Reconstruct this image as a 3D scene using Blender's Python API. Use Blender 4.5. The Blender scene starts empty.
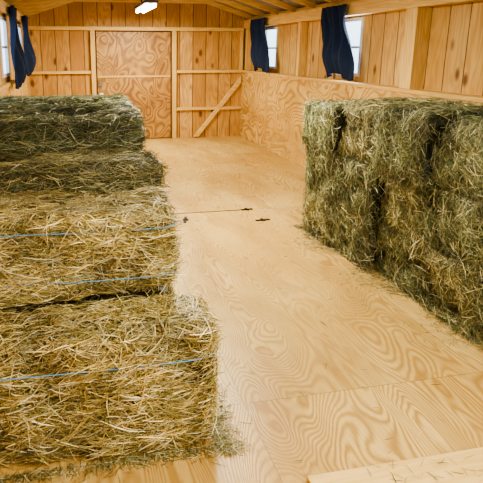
import bpy, math, random
import numpy as np
from mathutils import Matrix, Vector
C = bpy.context.scene.collection
random.seed(3)
try:
    bpy.context.scene.view_settings.look = 'AgX - Medium High Contrast'
except Exception:
    pass

# ------------------------------------------------------------ node helpers
class NT:
    def __init__(s, name):
        s.m = bpy.data.materials.new(name); s.m.use_nodes = True
        s.t = s.m.node_tree; s.t.nodes.clear()
        s.out = s.t.nodes.new('ShaderNodeOutputMaterial')
    def n(s, typ, ins=None, **props):
        nd = s.t.nodes.new(typ)
        for k, v in props.items(): setattr(nd, k, v)
        for k, v in (ins or {}).items(): s.set(nd.inputs[k], v)
        return nd
    def set(s, sock, v):
        if isinstance(v, bpy.types.NodeSocket): s.t.links.new(v, sock)
        else:
            if sock.type == 'RGBA' and len(v) == 3: v = (*v, 1)
            sock.default_value = v
    def math(s, op, a, b=0.0, c=0.0):
        nd = s.t.nodes.new('ShaderNodeMath'); nd.operation = op
        s.set(nd.inputs[0], a); s.set(nd.inputs[1], b)
        if op in ('MULTIPLY_ADD', 'SMOOTH_MIN'): s.set(nd.inputs[2], c)
        return nd.outputs[0]
    def mix(s, f, a, b, blend='MIX'):
        nd = s.t.nodes.new('ShaderNodeMix'); nd.data_type = 'RGBA'; nd.blend_type = blend
        s.set(nd.inputs[0], f); s.set(nd.inputs[6], a); s.set(nd.inputs[7], b)
        return nd.outputs[2]
    def fmap(s, v, a, b, c, d):
        nd = s.n('ShaderNodeMapRange', {0: v, 1: a, 2: b, 3: c, 4: d}); return nd.outputs[0]
    def pos(s): return s.n('ShaderNodeNewGeometry').outputs['Position']
    def sep(s, v):
        nd = s.n('ShaderNodeSeparateXYZ', {0: v}); return nd.outputs
    def comb(s, x, y, z): return s.n('ShaderNodeCombineXYZ', {0: x, 1: y, 2: z}).outputs[0]
    def noise(s, v, scale, detail=2.0, dist=0.0, rough=0.5):
        return s.n('ShaderNodeTexNoise', {'Vector': v, 'Scale': scale, 'Detail': detail, 'Distortion': dist, 'Roughness': rough}).outputs[0]
    def white(s, v, dim='3D'):
        nd = s.n('ShaderNodeTexWhiteNoise', noise_dimensions=dim)
        s.set(nd.inputs['W' if dim == '1D' else 'Vector'], v); return nd.outputs[0]
    def bsdf(s, col, rough=0.6, spec=0.4, bump=None, bstr=0.3, **kw):
        b = s.n('ShaderNodeBsdfPrincipled', {'Base Color': col, 'Roughness': rough, 'Specular IOR Level': spec})
        for k, v in kw.items(): s.set(b.inputs[k.replace('_', ' ')], v)
        if bump is not None:
            bn = s.n('ShaderNodeBump', {'Height': bump, 'Strength': bstr, 'Distance': 0.01})
            s.set(b.inputs['Normal'], bn.outputs[0])
        s.t.links.new(b.outputs[0], s.out.inputs[0]); return s.m

def plywood(name, across, along, third, base, dark, pale, pw, pl, offa=0.0, off=0.0, seam=0.7, freq=110, rough=0.5, blotch=0.5, sc=1.9, stretch=0.36, lamt=0.95, spec=0.45, power=2.2, wigs=1.6, lmin=0.2):
    s = NT(name); P = s.sep(s.pos())
    a, l, t = P[across], P[along], P[third]
    ua = s.math('DIVIDE', s.math('SUBTRACT', a, offa), pw); ul = s.math('DIVIDE', s.math('SUBTRACT', l, off), pl)
    ia = s.math('FLOOR', ua); il = s.math('FLOOR', ul)
    rid = s.white(s.comb(ia, il, 3.3))
    ra = s.math('MULTIPLY', rid, 37.0)
    v = s.comb(s.math('MULTIPLY_ADD', a, 1.0, ra), s.math('MULTIPLY', l, stretch), s.math('MULTIPLY_ADD', t, 0.4, ra))
    v0 = s.comb(a, s.math('MULTIPLY', l, 0.6), t)
    nz = s.noise(v, sc, 1.5, 0.6, 0.4)
    wig = s.noise(v, 16, 3, 0, 0.6)
    ph = s.math('ADD', s.math('MULTIPLY', nz, freq), s.math('MULTIPLY', wig, wigs))
    sn = s.math('MULTIPLY_ADD', s.math('SINE', ph), 0.5, 0.5)
    line = s.math('POWER', sn, power)
    amt = s.fmap(s.noise(v, 1.7, 3), 0.3, 0.6, lmin, lamt)
    line = s.math('MULTIPLY', line, amt)
    fine = s.noise(s.comb(s.math('MULTIPLY', a, 160), s.math('MULTIPLY', l, 7), s.math('MULTIPLY', t, 60)), 1, 2)
    c = s.mix(s.fmap(s.noise(v0, 1.6, 2), 0.35, 0.65, 0, 1), base, pale)
    c = s.mix(s.math('MULTIPLY', rid, blotch), c, dark)
    c = s.mix(s.fmap(s.noise(v, 3.6, 4, 0, 0.6), 0.42, 0.72, 0, 0.6), c, dark)
    c = s.mix(line, c, dark)
    c = s.mix(s.fmap(fine, 0.3, 0.6, 0.35, 0.0), c, (0.28, 0.15, 0.04))
    if seam:
        fa = s.math('ABSOLUTE', s.math('SUBTRACT', s.math('FRACT', ua), 0.5))
        fl = s.math('ABSOLUTE', s.math('SUBTRACT', s.math('FRACT', ul), 0.5))
        sa = s.math('GREATER_THAN', fa, 0.5 - 0.0025 / pw); sl = s.math('GREATER_THAN', fl, 0.5 - 0.0025 / pl)
        c = s.mix(s.math('MULTIPLY', s.math('MAXIMUM', sa, sl), seam), c, (0.14, 0.07, 0.02))
    return s.bsdf(c, s.fmap(fine, 0.2, 0.8, rough - 0.08, rough + 0.1), spec, s.math('MULTIPLY', line, -0.3), 0.15)

def boards(name, across, along, third, base, dark, pale, w=0.235, seam=0.006):
    s = NT(name); P = s.sep(s.pos()); a, l, t = P[across], P[along], P[third]
    u = s.math('DIVIDE', a, w); i = s.math('FLOOR', u)
    r = s.white(i, '1D'); r2 = s.white(s.math('ADD', i, 71.3), '1D'); r3 = s.white(s.math('ADD', i, 13.7), '1D')
    ro = s.math('MULTIPLY', r, 50.0)
    v = s.comb(s.math('ADD', a, ro), s.math('MULTIPLY', l, 0.14), s.math('ADD', t, ro))
    nz = s.noise(v, 6, 2, 0.4)
    g = s.math('MULTIPLY_ADD', s.math('SINE', s.math('MULTIPLY', nz, 70)), 0.5, 0.5)
    c = s.mix(r2, base, pale)
    c = s.mix(s.math('MULTIPLY', s.math('POWER', r3, 2.0), 0.6), c, dark)
    c = s.mix(s.math('MULTIPLY', g, 0.55), c, dark)
    c = s.mix(s.fmap(s.noise(s.comb(a, s.math('MULTIPLY', l, 0.5), t), 2.5, 3), 0.35, 0.7, 0, 0.6), c, dark)
    kv = s.comb(s.math('MULTIPLY', s.math('ADD', a, ro), 5.0), s.math('MULTIPLY', l, 2.6), s.math('MULTIPLY', t, 5))
    k = s.n('ShaderNodeTexVoronoi', {'Vector': kv, 'Scale': 1.0}).outputs['Distance']
    c = s.mix(s.fmap(k, 0.10, 0.21, 0.95, 0.0), c, (0.12, 0.045, 0.012))
    f = s.math('ABSOLUTE', s.math('SUBTRACT', s.math('FRACT', u), 0.5))
    sm = s.math('GREATER_THAN', f, 0.5 - seam / w)
    c = s.mix(s.math('MULTIPLY', sm, 0.9), c, (0.06, 0.024, 0.01))
    return s.bsdf(c, 0.6, 0.3, s.math('MULTIPLY', sm, -1.0), 0.6)

def lumber(name, base, dark, stretch=(0.08, 1, 1)):
    s = NT(name)
    o = s.n('ShaderNodeTexCoord').outputs['Object']
    m = s.n('ShaderNodeMapping', {'Vector': o, 'Scale': stretch}).outputs[0]
    nz = s.noise(m, 9, 3, 0.5)
    g = s.math('MULTIPLY_ADD', s.math('SINE', s.math('MULTIPLY', nz, 50)), 0.5, 0.5)
    rnd = s.n('ShaderNodeObjectInfo').outputs['Random']
    c = s.mix(s.math('MULTIPLY', rnd, 0.5), base, dark)
    c = s.mix(s.math('MULTIPLY', g, 0.55), c, dark)
    return s.bsdf(c, 0.6, 0.3, g, 0.08)

def plain(name, col, rough=0.5, metal=0.0, spec=0.4):
    s = NT(name)
    nz = s.noise(s.pos(), 30, 3)
    c = s.mix(s.fmap(nz, 0.3, 0.7, 0, 0.35), col, tuple(x * 0.6 for x in col))
    return s.bsdf(c, rough, spec, Metallic=metal)

M = {}
M['floor'] = plywood('plywood_floor', 0, 1, 2, (0.57, 0.365, 0.105), (0.31, 0.16, 0.032), (0.70, 0.495, 0.18), 1.22, 2.76, 0.70, 1.92, seam=0.5, freq=290, rough=0.36, blotch=0.10, sc=2.7, stretch=0.36, lamt=0.8, spec=0.42, power=1.4, wigs=4.0, lmin=0.3)
M['plywall'] = plywood('plywood_wainscot', 2, 1, 0, (0.66, 0.41, 0.12), (0.36, 0.175, 0.03), (0.78, 0.54, 0.19), 1.3, 2.44, 0, 0.4, freq=120, rough=0.42, blotch=0.15, sc=2.2, stretch=0.5, lmin=0.4)
M['plydoor'] = plywood('plywood_door', 0, 2, 1, (0.44, 0.23, 0.055), (0.17, 0.062, 0.011), (0.52, 0.295, 0.08), 5.0, 5.0, 0, -2.0, seam=0, freq=90, blotch=0.2, sc=2.6, stretch=0.7, power=1.3, lmin=0.6)
M['boardx'] = boards('vertical_pine_boards', 0, 2, 1, (0.54, 0.29, 0.075), (0.31, 0.135, 0.027), (0.70, 0.44, 0.145))
M['boardy'] = boards('vertical_pine_boards_side', 1, 2, 0, (0.60, 0.36, 0.105), (0.35, 0.17, 0.035), (0.76, 0.52, 0.20))
LB, LD = (0.74, 0.50, 0.175), (0.48, 0.265, 0.065)
M['lumx'] = lumber('pine_lumber', LB, LD, (0.08, 1, 1))
M['lumy'] = lumber('pine_lumber_long', LB, LD, (1, 0.08, 1))
M['lumz'] = lumber('pine_lumber_upright', LB, LD, (1, 1, 0.08))
M['plank'] = lumber('pine_threshold', (0.80, 0.59, 0.24), (0.58, 0.36, 0.10), (0.10, 1, 1))
M['black'] = plain('black_iron', (0.02, 0.02, 0.02), 0.45, 0.8)
M['gap'] = plain('dark_brown_gap_shade', (0.07, 0.03, 0.012), 0.8)  # dark colour standing in for shade in the door gap
M['steel'] = plain('dull_steel', (0.25, 0.22, 0.18), 0.45, 0.8)
M['white'] = plain('white_vinyl', (0.75, 0.77, 0.8), 0.4)
M['paper'] = plain('white_tag', (0.8, 0.8, 0.76), 0.7)
M['housing'] = plain('lamp_housing_grey', (0.12, 0.12, 0.13), 0.5)
s = NT('blue_twine'); M['twine'] = s.bsdf(s.mix(s.noise(s.pos(), 200, 2), (0.06, 0.24, 0.52), (0.16, 0.40, 0.66)), 0.5)
s = NT('navy_cloth'); M['cloth'] = s.bsdf(s.mix(s.noise(s.pos(), 60, 3), (0.007, 0.013, 0.034), (0.016, 0.029, 0.072)), 0.85, 0.2)
s = NT('bright_window_glass')
e = s.n('ShaderNodeEmission', {'Color': s.mix(s.fmap(s.sep(s.pos())[2], 1.2, 1.9, 0, 1), (0.58, 0.78, 1.0), (0.70, 0.87, 1.0)), 'Strength': 3.2})
s.t.links.new(e.outputs[0], s.out.inputs[0]); M['glass'] = s.m
s = NT('lamp_tube')
e = s.n('ShaderNodeEmission', {'Color': (1.0, 0.97, 0.9), 'Strength': 40.0}); s.t.links.new(e.outputs[0], s.out.inputs[0]); M['tube'] = s.m
s = NT('galvanised_roof_sheet')
x = s.sep(s.pos())
M['metal'] = s.bsdf(s.mix(s.noise(s.pos(), 3, 3), (0.20, 0.19, 0.18), (0.32, 0.31, 0.29)), 0.45, 0.5, s.math('SINE', s.math('MULTIPLY', x[1], 42)), 0.5, Metallic=0.3)
s = NT('dried_hay')
at = s.n('ShaderNodeAttribute', attribute_name='Col').outputs['Color']
nz = s.noise(s.pos(), 45, 4, 0.5, 0.7)
big = s.noise(s.pos(), 6.0, 3)
c = s.mix(s.fmap(nz, 0.35, 0.7, 0.25, 0.0), at, (0.03, 0.02, 0.005))
c = s.mix(s.fmap(big, 0.45, 0.68, 0.0, 0.55), c, s.mix(1.0, c, (0.5, 0.49, 0.38), 'MULTIPLY'))
M['hay'] = s.bsdf(c, 0.5, 0.4)

# ------------------------------------------------------------ mesh helpers
def link(o, label=None, cat=None, kind=None, group=None, parent=None):
    C.objects.link(o)
    if label: o['label'] = label
    if cat: o['category'] = cat
    if kind: o['kind'] = kind
    if group: o['group'] = group
    if parent: o.parent = parent
    return o

def boxes_obj(name, boxes, mat, origin=(0, 0, 0), bevel=0.0, **kw):
    vs, fs = [], []
    for (x0, x1, y0, y1, z0, z1) in boxes:
        b = len(vs)
        vs += [(x - origin[0], y - origin[1], z - origin[2]) for x, y, z in
               [(x0, y0, z0), (x1, y0, z0), (x1, y1, z0), (x0, y1, z0), (x0, y0, z1), (x1, y0, z1), (x1, y1, z1), (x0, y1, z1)]]
        fs += [tuple(b + i for i in f) for f in [(3, 2, 1, 0), (4, 5, 6, 7), (0, 1, 5, 4), (1, 2, 6, 5), (2, 3, 7, 6), (3, 0, 4, 7)]]
    me = bpy.data.meshes.new(name); me.from_pydata(vs, [], fs); me.materials.append(mat)
    o = bpy.data.objects.new(name, me); o.location = origin
    if bevel:
        m = o.modifiers.new('b', 'BEVEL'); m.width = bevel; m.segments = 2
    return link(o, **kw)

def prism(name, pts, thick_axis_vec, mat, origin=(0, 0, 0), **kw):
    n = len(pts); ox = Vector(origin); t = Vector(thick_axis_vec)
    vs = [Vector(p) - ox for p in pts] + [Vector(p) + t - ox for p in pts]
    fs = [tuple(range(n)), tuple(range(2 * n - 1, n - 1, -1))] + [(i, i + n, (i + 1) % n + n, (i + 1) % n) for i in range(n)]
    me = bpy.data.meshes.new(name); me.from_pydata(vs, [], fs); me.materials.append(mat)
    import bmesh
    bm = bmesh.new(); bm.from_mesh(me); bmesh.ops.recalc_face_normals(bm, faces=bm.faces); bm.to_mesh(me); bm.free()
    o = bpy.data.objects.new(name, me); o.location = origin
    return link(o, **kw)

def tube_mesh(name, pts, r, mat, closed=True, seg=6):
    pts = [Vector(p) for p in pts]; n = len(pts); vs, fs = [], []
    for i, p in enumerate(pts):
        d = (pts[(i + 1) % n] - pts[(i - 1) % n]) if closed else (pts[min(i + 1, n - 1)] - pts[max(i - 1, 0)])
        d.normalize(); up = Vector((0, 0, 1)) if abs(d.z) < 0.9 else Vector((1, 0, 0))
        u = d.cross(up).normalized(); w = u.cross(d)
        for k in range(seg):
            a = 2 * math.pi * k / seg
            vs.append(p + u * (r * math.cos(a)) + w * (r * math.sin(a)))
    for i in range(n if closed else n - 1):
        j = (i + 1) % n
        for k in range(seg):
            k2 = (k + 1) % seg
            fs.append((i * seg + k, i * seg + k2, j * seg + k2, j * seg + k))
    me = bpy.data.meshes.new(name); me.from_pydata(vs, [], fs); me.materials.append(mat)
    for p in me.polygons: p.use_smooth = True
    return me

# ------------------------------------------------------------ room
XL, XR, XU, YB, YF = -0.71, 3.02, 3.16, 9.03, -1.2
ST = dict(kind='structure')
ZC = 2.40
boxes_obj('floor', [(XL - 0.15, XU + 0.1, YF, YB + 0.1, -0.08, 0)], M['floor'], label='pale plywood sheet floor with swirling grain', **ST)
boxes_obj('wall_back', [(XL - 0.15, XU + 0.1, YB, YB + 0.08, 0, 2.6)], M['boardx'], label='wall of vertical pine boards', **ST)
boxes_obj('wall_right', [(XR, XR + 0.03, YF, YB, 0, 1.165)], M['plywall'], label='plywood wainscot with bold grain', **ST)
boxes_obj('trim_1', [(XR - 0.012, XU + 0.0, YF, YB, 1.165, 1.20)], M['lumy'], label='pine ledge capping the plywood wainscot', **ST)
def wall_open(name, x0, x1, z0, z1, opens, zo0, zo1, **kw):
    bx, y = [], YF
    for (a, b) in sorted(opens):
        bx.append((x0, x1, y, a, z0, z1)); bx.append((x0, x1, a, b, z0, zo0)); bx.append((x0, x1, a, b, zo1, z1)); y = b
    bx.append((x0, x1, y, YB, z0, z1))
    return boxes_obj(name, bx, M['boardy'], **kw)
RW = [(7.75, 8.30), (5.33, 5.85), (2.4, 3.0)]
LW = [(7.60, 8.15), (5.75, 6.35), (3.4, 4.1)]
wall_open('wall_right_upper', XU, XU + 0.06, 1.20, 2.6, RW, 1.26, 1.90, label='vertical pine boards above the ledge', **ST)
wall_open('wall_left', XL - 0.06, XL, 0.0, 2.6, LW, 1.26, 1.90, label='vertical pine board side wall', **ST)
boxes_obj('trim_2', [(XL, XL + 0.025, YF, YB, 0, 1.16)], M['plywall'], label='plywood lining low on the side wall', **ST)

def window(num, xin, sgn, a, b):
    z0, z1 = 1.26, 1.90
    def bx(d0, d1, y0, y1, q0, q1):
        X = sorted((xin + sgn * d0, xin + sgn * d1)); return (X[0], X[1], y0, y1, q0, q1)
    f = 0.035
    root = boxes_obj('window_%d' % num, [bx(-0.012, 0.05, a, a + f, z0, z1), bx(-0.012, 0.05, b - f, b, z0, z1),
        bx(-0.012, 0.05, a + f, b - f, z0, z0 + f), bx(-0.012, 0.05, a + f, b - f, z1 - f, z1),
        bx(0.0, 0.04, a + f, b - f, (z0 + z1) / 2 - 0.012, (z0 + z1) / 2 + 0.012)], M['white'],
        origin=(xin, (a + b) / 2, z0), label='white framed sliding window with bright daylight', **ST)
    p = boxes_obj('window_pane', [(bx(0.025, 0.03, a + f, b - f, z0 + f, z1 - f))], M['glass'], origin=(xin, (a + b) / 2, z0))
    p.parent = root; p.matrix_parent_inverse = Matrix.Translation(root.location).inverted()
k = 1
for a, b in RW: window(k, XU, 1, a, b); k += 1
for a, b in LW: window(k, XL, -1, a, b); k += 1

tn = [3]
def trim(bxs, mat, label, origin=None, **kw):
    b = bxs[0]; origin = origin or ((b[0] + b[1]) / 2, (b[2] + b[3]) / 2, b[4])
    o = boxes_obj('trim_%d' % tn[0], bxs, mat, origin=origin, bevel=0.004, label=label, **ST); tn[0] += 1; return o
trim([(XU - 0.13, XU, YF, YB, 1.92, 2.06)], M['lumy'], 'long pine header beam above the windows')
trim([(XU - 0.05, XU, YF, YB, 2.07, 2.11)], M['lumy'], 'pine top plate')
for y, w, d in [(8.96, 0.05, 0.1), (6.75, 0.07, 0.11), (4.33, 0.16, 0.13), (1.6, 0.15, 0.13)]:
    trim([(XU - d, XU, y - w / 2, y + w / 2, 1.20, 1.92)], M['lumz'], 'upright pine post standing on the ledge')
trim([(XL, XL + 0.05, YF, YB, 1.94, 2.06)], M['lumy'], 'long pine header beam')
trim([(XL, XL + 0.05, YF, YB, 1.16, 1.20)], M['lumy'], 'pine ledge')
Y0 = YB - 0.045
for x0, x1, z0, z1 in [(XL, 0.34, 1.155, 1.205), (1.81, XR, 1.155, 1.205)]:
    trim([(x0, x1, Y0, YB, z0, z1)], M['lumx'], 'horizontal pine rail across the boards')
trim([(XL, XR, Y0 - 0.02, YB, 1.87, 1.93)], M['lumx'], 'pine header above the door')
trim([(1.81, XR, Y0, YB, 0.50, 0.55)], M['lumx'], 'low pine rail')
for x in (0.34, 1.735):
    trim([(x, x + 0.075, Y0 - 0.02, YB, 0.0, 1.87)], M['lumz'], 'upright pine door jamb')
trim([(XR - 0.05, XR, Y0, YB, 1.205, 1.87)], M['lumz'], 'corner stud')
prism('trim_%d' % tn[0], [(2.13, YB - 0.05, 0.02), (2.22, YB - 0.05, 0.02), (3.0, YB - 0.05, 0.98), (3.0, YB - 0.05, 1.10)],
      (0, 0.045, 0), M['lumx'], origin=(2.6, YB, 0.0), label='diagonal pine brace', **ST); tn[0] += 1
door = boxes_obj('door_1', [(0.44, 1.71, YB - 0.025, YB - 0.001, 0.02, 1.85)], M['plydoor'], origin=(0.37, YB - 0.02, 0.015), bevel=0.004,
                 label='wide plywood door with swirling brown grain', **ST)
def child(o, par):
    o.parent = par; o.matrix_parent_inverse = Matrix.Translation(par.location).inverted(); return o
child(boxes_obj('door_gap_shade', [(0.417, 0.439, YB - 0.02, YB - 0.001, 0.003, 1.868), (1.711, 1.733, YB - 0.02, YB - 0.001, 0.003, 1.868), (0.439, 1.711, YB - 0.02, YB - 0.001, 1.851, 1.868)], M['gap'], origin=(1, YB, 0)), door)  # thin dark strips painted in as the shaded gap around the door
child(boxes_obj('door_rail', [(0.445, 1.705, YB - 0.04, YB - 0.026, 1.09, 1.12)], M['lumx'], origin=(1, YB, 1.08)), door)
child(boxes_obj('door_latch', [(0.47, 0.505, YB - 0.04, YB - 0.026, 0.90, 1.02), (0.45, 0.53, YB - 0.065, YB - 0.04, 0.95, 0.97)], M['steel'], origin=(0.4, YB, 0.9)), door)
child(boxes_obj('door_tag', [(0.47, 0.53, YB - 0.030, YB - 0.026, 0.74, 0.83)], M['paper'], origin=(0.45, YB, 0.7)), door)

# ceiling
prof = [(XL - 0.1, 2.08), (0.1, ZC), (2.3, ZC), (XU + 0.1, 2.08)]
vs, fs = [], []
for (x, z) in prof: vs += [(x, YF, z), (x, YB, z)]
for (x, z) in prof: vs += [(x, YF, z + 0.02), (x, YB, z + 0.02)]
for i in range(3):
    fs.append((2 * i, 2 * i + 1, 2 * i + 3, 2 * i + 2)); fs.append((8 + 2 * i, 8 + 2 * i + 2, 8 + 2 * i + 3, 8 + 2 * i + 1))
me = bpy.data.meshes.new('ceiling'); me.from_pydata(vs, [], fs); me.materials.append(M['metal'])
link(bpy.data.objects.new('ceiling', me), label='grey ribbed metal roof sheeting', **ST)
y = YF + 0.3
h = 0.085
while y < YB - 0.05:
    pts = [(XL, y, 2.115), (0.1, y, ZC - 0.002), (2.3, y, ZC - 0.002), (XU - 0.0, y, 2.115), (XU - 0.0, y, 2.115 - h + 0.02), (2.3, y, ZC - h), (0.1, y, ZC - h), (XL, y, 2.115 - h + 0.02)]
    prism('trim_%d' % tn[0], pts, (0, 0.04, 0), M['lumx'], origin=(1.2, y, 2.2), label='pine rafter under the metal roof', **ST); tn[0] += 1
    y += 0.61

def lamp(y0):
    xc = 1.08; z = 2.12
    base = boxes_obj('ceiling_lamp', [(xc - 0.09, xc + 0.09, y0, y0 + 1.2, z + 0.03, z + 0.07)], M['housing'], origin=(xc, y0 + 0.6, z + 0.03), bevel=0.01,
        label='grey fluorescent strip lamp hanging under the rafters', cat='lamp', group='strip lamps')
    for q in (0.2, 0.98):
        child(boxes_obj('lamp_hanger', [(xc - 0.01, xc + 0.01, y0 + q, y0 + q + 0.02, z + 0.07, ZC - 0.005)], M['black'], origin=(xc, y0 + q, z)), base)
    for dx in (-0.045, 0.045):
        tm = tube_mesh('lamp_tube', [(0, 0.03, 0), (0, 0.4, 0), (0, 0.8, 0), (0, 1.17, 0)], 0.024, M['tube'], closed=False, seg=8)
        t = bpy.data.objects.new('lamp_tube', tm); t.location = (xc + dx, y0, z + 0.002); link(t)
        child(t, base)
for yy in (7.0, 3.5, 0.0): lamp(yy)

# curtains: gathered, pinched under the rod, bulging lower down
def curtain(name, xface, sgn, yt0, yt1, yb0, yb1, z0, z1, **kw):
    nu, nv = 70, 34; vs, fs = [], []
    for j in range(nv + 1):
        v = j / nv; z = z1 + (z0 - z1) * v
        vv = v * v * (3 - 2 * v)
        a = yt0 + (yb0 - yt0) * vv; b = yt1 + (yb1 - yt1) * vv
        pinch = 0.10 * math.exp(-((v - 0.3) / 0.16) ** 2) - 0.12 * math.exp(-((v - 0.78) / 0.18) ** 2)
        mid = (a + b) / 2; a = mid + (a - mid) * (1 - pinch); b = mid + (b - mid) * (1 - pinch)
        for i in range(nu + 1):
            u = i / nu
            d = 0.024 * math.sin(u * 30 + 2.0 * math.sin(v * 3)) + 0.016 * math.sin(u * 13 + v * 6) + 0.10 * math.exp(-((v - 0.75) / 0.24) ** 2) * math.sin(u * math.pi)
            vs.append((xface - sgn * (0.045 + d), a + (b - a) * u, z - 0.035 * math.sin(u * 7 + 1) * v))
    for j in range(nv):
        for i in range(nu):
            q = j * (nu + 1) + i; fs.append((q, q + 1, q + nu + 2, q + nu + 1))
    ox = Vector((xface, (yt0 + yt1) / 2, z0))
    me = bpy.data.meshes.new(name); me.from_pydata([Vector(v) - ox for v in vs], [], fs); me.materials.append(M['cloth'])
    for p in me.polygons: p.use_smooth = True
    o = bpy.data.objects.new(name, me); o.location = ox
    m = o.modifiers.new('s', 'SOLIDIFY'); m.thickness = 0.006
    return link(o, cat='curtain', group='navy window curtains', **kw)
cl = 'dark navy gathered cloth curtain hanging over a window'
curtain('curtain', XU - 0.13, 1, 5.40, 6.02, 5.16, 5.78, 1.26, 2.04, label=cl)
curtain('curtain', XU - 0.13, 1, 7.83, 8.58, 7.62, 8.28, 1.24, 2.04, label=cl)
curtain('curtain', XL + 0.05, -1, 7.75, 8.15, 7.65, 8.05, 1.22, 2.02, label=cl)
curtain('curtain', XL + 0.05, -1, 6.05, 6.55, 6.0, 6.5, 1.16, 2.02, label=cl)

def strap(x, y, ang, L=0.12):
    o = boxes_obj('hatch_hinge', [(-L / 2, L / 2, -0.014, 0.014, 0, 0.006), (-0.012, 0.012, -0.03, 0.03, 0.0, 0.009)], M['black'],
        label='small black iron strap hinge on the floor hatch', cat='hinge', group='floor hatch hinges')
    o.location = (x, y, 0.0); o.rotation_euler = (0, 0, ang)
strap(0.99, 4.48, 1.3, 0.17); strap(1.66, 4.68, 0.1, 0.12); strap(1.70, 4.34, 0.05, 0.14)
boxes_obj('trim_%d' % tn[0], [(0.85, 1.66, 4.675, 4.685, 0.0, 0.003)], M['black'], origin=(1.1, 4.68, 0), label='dark joint at the edge of a floor hatch', **ST); tn[0] += 1
boxes_obj('trim_%d' % tn[0], [(0.78, 2.9, 1.30, 1.455, 0.0, 0.038)], M['plank'], origin=(1.8, 1.4, 0), bevel=0.005, label='pale pine threshold board lying on the floor', **ST)

# ------------------------------------------------------------ hay
rng = np.random.default_rng(11)
GOLD = [(0.70, 0.51, 0.17), (0.90, 0.74, 0.36), (0.44, 0.33, 0.09), (0.24, 0.19, 0.045), (1.0, 0.90, 0.58), (0.36, 0.34, 0.10)]
GREEN = [(0.27, 0.26, 0.115), (0.40, 0.39, 0.20), (0.14, 0.155, 0.055), (0.16, 0.20, 0.085), (0.64, 0.59, 0.34), (0.095, 0.12, 0.045)]
OLIVE = [(0.35, 0.30, 0.12), (0.50, 0.43, 0.20), (0.19, 0.17, 0.055), (0.19, 0.20, 0.07), (0.76, 0.66, 0.37), (0.13, 0.14, 0.05)]

def nrm(v): return v / (np.linalg.norm(v, axis=1, keepdims=True) + 1e-9)

def ribbons(P, D, N, L, W, bend):
    n = len(P); t = np.array([-0.5, -0.17, 0.17, 0.5])
    side = nrm(np.cross(D, N + 0.9 * rng.normal(size=(n, 3))))
    V = np.empty((n, 4, 2, 3))
    for k in range(4):
        c = P + D * (t[k] * L)[:, None] + bend * ((t[k] * t[k] * 4 - 0.4) * L * 0.5)[:, None]
        w = W * (1.0 if k in (1, 2) else 0.45)
        V[:, k, 0] = c + side * w[:, None] * 0.5; V[:, k, 1] = c - side * w[:, None] * 0.5
    base = (np.arange(n) * 8)[:, None, None]; q = np.arange(3)[None, :, None] * 2
    F = base + q + np.array([0, 1, 3, 2])[None, None, :]
    return V.reshape(-1, 3), F.reshape(-1, 4)

def to_mesh(name, V, F, Cc):
    me = bpy.data.meshes.new(name)
    me.vertices.add(len(V)); me.vertices.foreach_set('co', V.astype(np.float32).ravel())
    me.loops.add(len(F) * 4); me.loops.foreach_set('vertex_index', F.astype(np.int32).ravel())
    me.polygons.add(len(F)); me.polygons.foreach_set('loop_start', (np.arange(len(F)) * 4).astype(np.int32))
    me.update(calc_edges=True)
    a = me.color_attributes.new('Col', 'FLOAT_COLOR', 'POINT')
    c4 = np.ones((len(V), 4), np.float32); c4[:, :3] = Cc; a.data.foreach_set('color', c4.ravel())
    me.materials.append(M['hay']); me.validate(); return me

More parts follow.
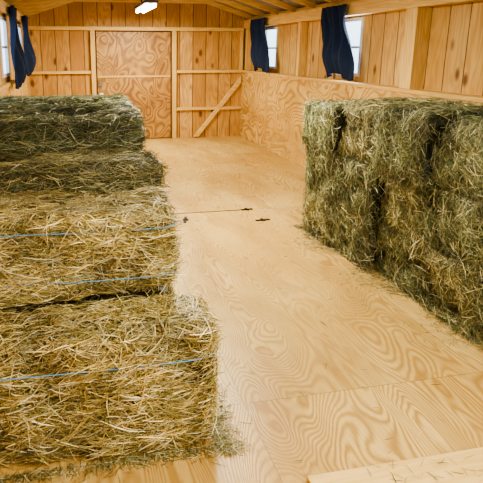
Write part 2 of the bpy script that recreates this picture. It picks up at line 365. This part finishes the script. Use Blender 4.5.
def bale(loc, dims, pal, counts, rot=0.0, slen=(0.05, 0.17), wid=(0.0025, 0.0045), twz=(0.3, 0.72), label='', group='', seed=0, fuzz=0.012, rr=0.035, lump=0.014,
         free=(0, 0, 0, 0, 0), hang=0.0, bias=(1.6, 1.0, 0.5), dark=0.22, lock=0.25, shade=0.10):
    """loc = bottom centre; counts: strands for faces (-x,+x,-y,+y,+z); free: how far strands may leave that face"""
    r2 = np.random.default_rng(seed + 100)
    h = np.array(dims) / 2.0; h0 = h - lump * 0.5 - 0.002
    K = r2.normal(size=(9, 3)) * np.array([6, 6, 8, 15, 16, 20, 34, 38, 44])[:, None]
    A = np.array([.8, .8, .8, .8, .7, .6, .45, .4, .35]) * lump * 0.6; ph = r2.uniform(0, 6.28, 9)
    nfl = 9.0
    def bump(q):
        d = (np.sin(q @ K.T + ph) * A).sum(1)
        return d - 0.008 * (np.abs(np.sin(q[:, 0] * math.pi * nfl + 1.2 * np.sin(q[:, 2] * 5 + ph[0]))) < 0.12)
    def surf(p):
        inner = np.clip(p, -(h0 - rr), h0 - rr); n = nrm(p - inner)
        q = inner + n * rr
        d = np.clip(bump(q), -lump * 2.2, lump * 0.5)
        return q + n * d[:, None], n
    V, F = [], []; off = 0
    for ax in range(3):
        for sg in (-1, 1):
            u, v = [i for i in range(3) if i != ax]
            nu = max(6, int(dims[u] / 0.022)); nv = max(6, int(dims[v] / 0.022))
            gu, gv = np.meshgrid(np.linspace(-h0[u], h0[u], nu + 1), np.linspace(-h0[v], h0[v], nv + 1), indexing='ij')
            p = np.zeros((gu.size, 3)); p[:, ax] = sg * h0[ax]; p[:, u] = gu.ravel(); p[:, v] = gv.ravel()
            q, _ = surf(p); V.append(q)
            i, j = np.meshgrid(np.arange(nu), np.arange(nv), indexing='ij'); b = (i * (nv + 1) + j).ravel() + off
            f = np.stack([b, b + nv + 1, b + nv + 2, b + 1], 1)
            flip = (sg == 1) != (ax == 1)
            F.append(f if flip else f[:, ::-1]); off += len(p)
    cv = sum(len(v) for v in V)
    COL = [np.tile(np.array(pal[3]) * dark, (cv, 1))]  # core coloured extra dark, standing in for shadow between the strands
    faces = [(0, -1), (0, 1), (1, -1), (1, 1), (2, 1)]
    P, N = [], []
    for (ax, sg), n in zip(faces, counts):
        if n == 0: continue
        p = rng.uniform(-1, 1, (n, 3)) * h0; p[:, ax] = sg * h0[ax]
        q, nn = surf(p); P.append(q); N.append(nn)
    P = np.concatenate(P); N = np.concatenate(N); n = len(P)
    kk = np.sin(P @ r2.normal(size=(3, 3)) * 17 + ph[:3])
    R = rng.normal(size=(n, 3)) * np.array(bias) + kk * lock; T = nrm(R - (R * N).sum(1)[:, None] * N)
    out = rng.normal(0, 0.10, n); stick = rng.random(n) < 0.04; out[stick] = rng.uniform(0.3, 0.9, stick.sum())
    D = nrm(T + N * out[:, None])
    L = rng.uniform(*slen, n); L[rng.random(n) < 0.3] *= 0.55; L[stick] *= 0.6
    W = rng.uniform(*wid, n)
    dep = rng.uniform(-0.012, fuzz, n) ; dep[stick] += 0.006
    bend = rng.normal(0, 0.12, (n, 3)) - N * 0.08
    RV, RF = ribbons(P + N * dep[:, None], D, N, L, W, bend)
    for (ax, sg), fr in zip(faces, free):
        lim = h[ax] + fr - 0.002
        if sg > 0: RV[:, ax] = np.minimum(RV[:, ax], lim)
        else: RV[:, ax] = np.maximum(RV[:, ax], -lim)
    RV[:, 2] = np.maximum(RV[:, 2], -h[2] - hang + 0.002)
    pa = np.array(pal); idx = rng.choice(len(pal), n, p=[.25, .22, .18, .13, .12, .10]); cc = pa[idx] * rng.uniform(0.65, 1.25, (n, 1))
    cc *= np.clip(0.28 + (dep[:, None] + 0.012) / (fuzz + 0.012) * 0.95, 0.24, 1.2)  # deeper strands darkened: shade between straws put into their colour
    bp = bump(P); cc *= np.clip(0.92 + bp / lump * shade, 0.5, 1.1)[:, None]  # hollows of the bale also shaded in the strand colour
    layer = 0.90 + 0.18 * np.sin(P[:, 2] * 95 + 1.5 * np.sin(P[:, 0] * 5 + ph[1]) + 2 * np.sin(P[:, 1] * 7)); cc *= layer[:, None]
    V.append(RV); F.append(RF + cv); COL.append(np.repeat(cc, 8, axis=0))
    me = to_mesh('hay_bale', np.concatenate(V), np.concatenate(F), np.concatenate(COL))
    me.transform(Matrix.Translation((0, 0, h[2])))
    o = bpy.data.objects.new('hay_bale', me); o.location = loc; o.rotation_euler = (0, 0, rot)
    link(o, label=label, cat='hay bale', group=group)
    for tz in twz:
        zz = -h[2] + dims[2] * tz; pts = []
        per = [(-1, -1), (1, -1), (1, 1), (-1, 1)]
        hh = h0 + 0.0
        for k in range(4):
            a, b = per[k], per[(k + 1) % 4]
            for m in range(24):
                t = m / 24.0; e = np.array([(a[0] + (b[0] - a[0]) * t) * hh[0], (a[1] + (b[1] - a[1]) * t) * hh[1], 0.0])
                inner = np.clip(e, -(hh - rr), hh - rr); inner[2] = 0; nn = e - inner
                nn = nn / (np.linalg.norm(nn) + 1e-9)
                ex = (fuzz * 0.9 + 0.011) if k in (0, 1) and counts[2] > 500 else 0.0
                e = inner + nn * (rr + ex); e[2] = zz + 0.005 * math.sin(t * 6 + k * 1.0)
                pts.append(Vector(e) + Vector((0, 0, h[2])))
        tm = tube_mesh('twine', pts, 0.0019, M['twine'])
        t = bpy.data.objects.new('twine', tm); link(t, label='thin blue baling twine'); t.parent = o
    return o

LG = 'bales in the stepped hay stack'
FW = (0.002, 0.0048)
bale((-0.08, 1.855, 0.0), (1.16, 0.29, 0.525), GOLD, (200, 2400, 14000, 300, 4800), slen=(0.05, 0.18), wid=FW, seed=1, twz=(0.77,), rr=0.035, lump=0.026, fuzz=0.02,
     free=(0, 0.05, 0.05, 0, 0.012), label='large golden hay bale tied with blue twine on the floor', group=LG)
bale((-0.11, 2.21, 0.0), (1.04, 0.36, 0.525), GOLD, (0, 900, 2500, 0, 0), slen=(0.06, 0.19), wid=FW, seed=2, twz=(0.45,), rr=0.03, lump=0.02, fuzz=0.012,
     free=(0, 0.03, 0, 0, 0), label='golden hay bale beneath another bale', group=LG)
bale((-0.12, 2.225, 0.53), (1.05, 0.44, 0.365), GOLD, (0, 1800, 10500, 300, 6500), slen=(0.05, 0.18), wid=FW, seed=3, twz=(0.26, 0.84), rr=0.035, lump=0.026, fuzz=0.02,
     free=(0, 0.045, 0.03, 0, 0.012), hang=0.0, label='golden hay bale with two blue twines lying on a bale', group=LG)
for i, (z, hh) in enumerate([(0, 0.34), (0.34, 0.34), (0.68, 0.335)]):
    top = i == 2
    bale((-0.10, 2.655, z), (1.10, 0.38, hh), OLIVE, (0, 500, 4500 if top else 300, 0, 4500 if top else 0), seed=10 + i, twz=(0.4,), rr=0.03, lump=0.022, fuzz=0.016, wid=(0.002, 0.004),
         free=(0, 0.04, 0.01 if top else 0, 0, 0.01 if top else 0), label='brownish hay bale stacked beside golden bales', group=LG)
for c, yy in enumerate((3.065, 3.485, 3.905)):
    for i in range(3):
        top = i == 2
        bale((-0.125 - 0.01 * (c % 2), yy, i * 0.40), (1.06, 0.415, 0.395 + (0.008 * c if top else 0)), GREEN, (0, 600, (5500 if c == 0 else 300) if top else (300 if c == 0 else 0), 0, 4000 if top else 0),
             slen=(0.05, 0.14), seed=20 + c * 3 + i, twz=(0.5,) if i == 2 and c else (), rr=0.035, lump=0.03, fuzz=0.018, wid=(0.002, 0.0042),
             free=(0, 0.04, 0.01 if (top and c == 0) else 0, 0, 0.012 if top else 0), lock=0.4,
             label='greenish hay bale in the tallest tier of the stack' if top else 'greenish hay bale under other bales', group=LG)
RG = 'bales in the wall of stacked hay'
ends = []
SL = 0.046
DX = [[0.0, -0.01, 0.03, -0.03, 0.02, 0.0], [0.03, -0.02, 0.02, -0.01, 0.035, 0.0], [-0.01, 0.035, -0.03, 0.025, -0.015, 0.01]]
for c in range(6):
    yc = 4.07 - 0.235 - 0.472 * c
    for i in range(3):
        hh = 0.383 + ([-0.035, 0.0, 0.02, -0.01, 0.03, 0.04][c] if i == 2 else 0); top = i == 2
        dx = DX[i][c] + SL * c
        x0 = 1.985 + dx - [0.0, 0.025, 0.045][i]
        ends.append((x0, yc, i * 0.385, hh))
        bale(((x0 + 2.995) / 2, yc, i * 0.385), (2.995 - x0, 0.466, hh), GREEN if (c + i) % 3 else OLIVE,
             (7000, 0, 200, 1800 if c == 0 else 200, 4400 if top else 0), seed=60 + c * 3 + i, slen=(0.05, 0.17), wid=(0.0022, 0.0042), twz=(), rr=0.035, lump=0.042, fuzz=0.038,
             free=(0.08, 0, 0.001, 0.04 if c == 0 else 0.001, 0.05 if top else 0.0), hang=0.0, bias=(0.8, 0.9, 1.2), dark=0.08, lock=0.65, shade=0.24,
             label='olive green hay bale with its cut end facing the aisle', group=RG)

# wisps that have worked loose and hang over the aisle face of the stack
def shag(n):
    r = rng
    E = np.array(ends); idx = r.integers(0, len(E), n); e = E[idx]
    mode = r.random(n)
    yy = e[:, 1] + r.uniform(-0.235, 0.235, n); zz = e[:, 2] + r.uniform(0, 1, n) * e[:, 3]
    j1 = mode < 0.35; yy[j1] = e[j1, 1] - 0.236 + r.normal(0, 0.045, j1.sum())
    j2 = (mode >= 0.35) & (mode < 0.8); zz[j2] = e[j2, 2] + r.normal(0.0, 0.045, j2.sum())
    yy = np.clip(yy, 1.05, 4.07); zz = np.clip(zz, 0.03, 1.12)
    xx = e[:, 0] - r.uniform(-0.02, 0.035, n)
    P = np.stack([xx, yy, zz], 1); N = np.tile([-1.0, 0, 0], (n, 1))
    kk = np.sin(P @ np.array([[3, 9, 5], [11, 4, 7], [6, 13, 9.0]]) + 1.0)
    D = r.normal(size=(n, 3)) * np.array([0.18, 0.7, 0.9]) + kk * 0.45; D[:, 0] *= 0.4; D = nrm(D)
    V, F = ribbons(P, D, N, r.uniform(0.05, 0.16, n), r.uniform(0.0022, 0.004, n), r.normal(0, 0.13, (n, 3)))
    V[:, 2] = np.maximum(V[:, 2], 0.002)
    pal = np.array(GREEN + OLIVE); cc = pal[r.integers(0, len(pal), n)] * r.uniform(0.5, 1.2, (n, 1))
    cc *= np.clip(0.85 + 0.3 * kk[:, :1], 0.5, 1.1)
    o = bpy.data.objects.new('loose_hay', to_mesh('loose_hay', V, F, np.repeat(cc, 8, axis=0)))
    link(o, label='shaggy green wisps hanging over the face of the stack', cat='loose hay', kind='stuff')
shag(9000)

def litter(name, n, region, pal, label, zb=0.0, ln=(0.012, 0.065)):
    pts = region(n); pts = pts[: n]
    P = np.zeros((len(pts), 3)); P[:, :2] = pts; P[:, 2] = rng.uniform(0.003, 0.012, len(pts)) + zb
    a = rng.uniform(0, math.pi, len(pts)); D = np.stack([np.cos(a), np.sin(a), rng.normal(0, 0.03, len(pts))], 1)
    N = np.tile([0, 0, 1.0], (len(pts), 1))
    V, F = ribbons(P, D, N, rng.uniform(*ln, len(pts)), rng.uniform(0.0016, 0.003, len(pts)), rng.normal(0, 0.06, (len(pts), 3)) * np.array([1, 1, 0.1]))
    V[:, 2] = np.clip(V[:, 2], zb + 0.001, None)
    cc = np.array(pal)[rng.integers(0, len(pal), len(pts))] * rng.uniform(0.6, 1.05, (len(pts), 1))
    o = bpy.data.objects.new(name, to_mesh(name, V, F, np.repeat(cc, 8, axis=0)))
    link(o, label=label, cat='loose hay', kind='stuff')
def reg_right(n):
    y = rng.uniform(1.2, 4.15, n)
    s = np.abs(rng.normal(0, 0.06, n)) * (1.2 + 0.9 * np.sin(y * 9)); return np.stack([1.98 - np.abs(s) + SL * (4.07 - y) / 0.472, y], 1)
def reg_left(n):
    m = n // 2
    a = np.stack([rng.uniform(-0.65, 0.54, m), 1.70 - np.abs(rng.normal(0, 0.03, m))], 1)
    b = np.stack([0.51 + np.abs(rng.normal(0, 0.05, n - m)), rng.uniform(1.64, 2.1, n - m)], 1)
    return np.concatenate([a, b])
def reg_scatter(n):
    return np.stack([rng.uniform(0.75, 1.85, n), rng.uniform(1.5, 5.5, n)], 1)
def reg_plank(n):
    return np.stack([rng.uniform(1.0, 2.5, n), rng.uniform(1.32, 1.44, n)], 1)
litter('loose_hay', 4200, reg_right, OLIVE, 'greenish hay wisps along the foot of the stack')
litter('loose_hay', 2200, reg_left, OLIVE, 'golden hay wisps around the near bale')
litter('loose_hay', 220, reg_scatter, OLIVE, 'a few stray straws scattered on the plywood')
litter('loose_hay', 110, reg_plank, OLIVE, 'stray straws lying on the threshold board', 0.038)

# ------------------------------------------------------------ light
def area(loc, rot, sx, sy, e, col):
    l = bpy.data.lights.new('area', 'AREA'); l.shape = 'RECTANGLE'; l.size = sx; l.size_y = sy; l.energy = e; l.color = col
    o = bpy.data.objects.new('light_source', l); o.location = loc; o.rotation_euler = rot; C.objects.link(o)
WARM = (1.0, 0.935, 0.74)
for yy, e in ((7.6, 105), (4.1, 118), (0.6, 78)):
    area((1.08, yy, 2.09), (0, 0, 0), 0.2, 1.2, e, WARM)
area((0.9, -0.9, 1.95), (math.radians(68), 0, math.radians(10)), 0.5, 0.25, 34, WARM)  # added fill from behind the camera, no fixture there
area((XU - 0.02, 5.5, 1.58), (0, math.radians(90), 0), 0.6, 0.6, 14, (0.85, 0.93, 1.0))
w = bpy.data.worlds.new('world'); bpy.context.scene.world = w; w.use_nodes = True
w.node_tree.nodes['Background'].inputs[0].default_value = (1.0, 0.94, 0.80, 1); w.node_tree.nodes['Background'].inputs[1].default_value = 0.25

# ------------------------------------------------------------ camera
f_px = 515.0
th = math.atan(120.0 / f_px); ps = math.atan(103.0 / f_px * math.cos(th))
F = Vector((math.sin(ps) * math.cos(th), math.cos(ps) * math.cos(th), -math.sin(th)))
R = Vector((math.cos(ps), -math.sin(ps), 0)); U = R.cross(F)
cam = bpy.data.cameras.new('cam'); cam.sensor_width = 36; cam.lens = 36 * f_px / 483
cam.shift_x = 68.5 / 483; cam.shift_y = -71.5 / 483; cam.clip_start = 0.02
co = bpy.data.objects.new('camera', cam); C.objects.link(co)
m = Matrix((R, U, -F)).transposed().to_4x4(); m.translation = (0, 0, 1.55); co.matrix_world = m
bpy.context.scene.camera = co
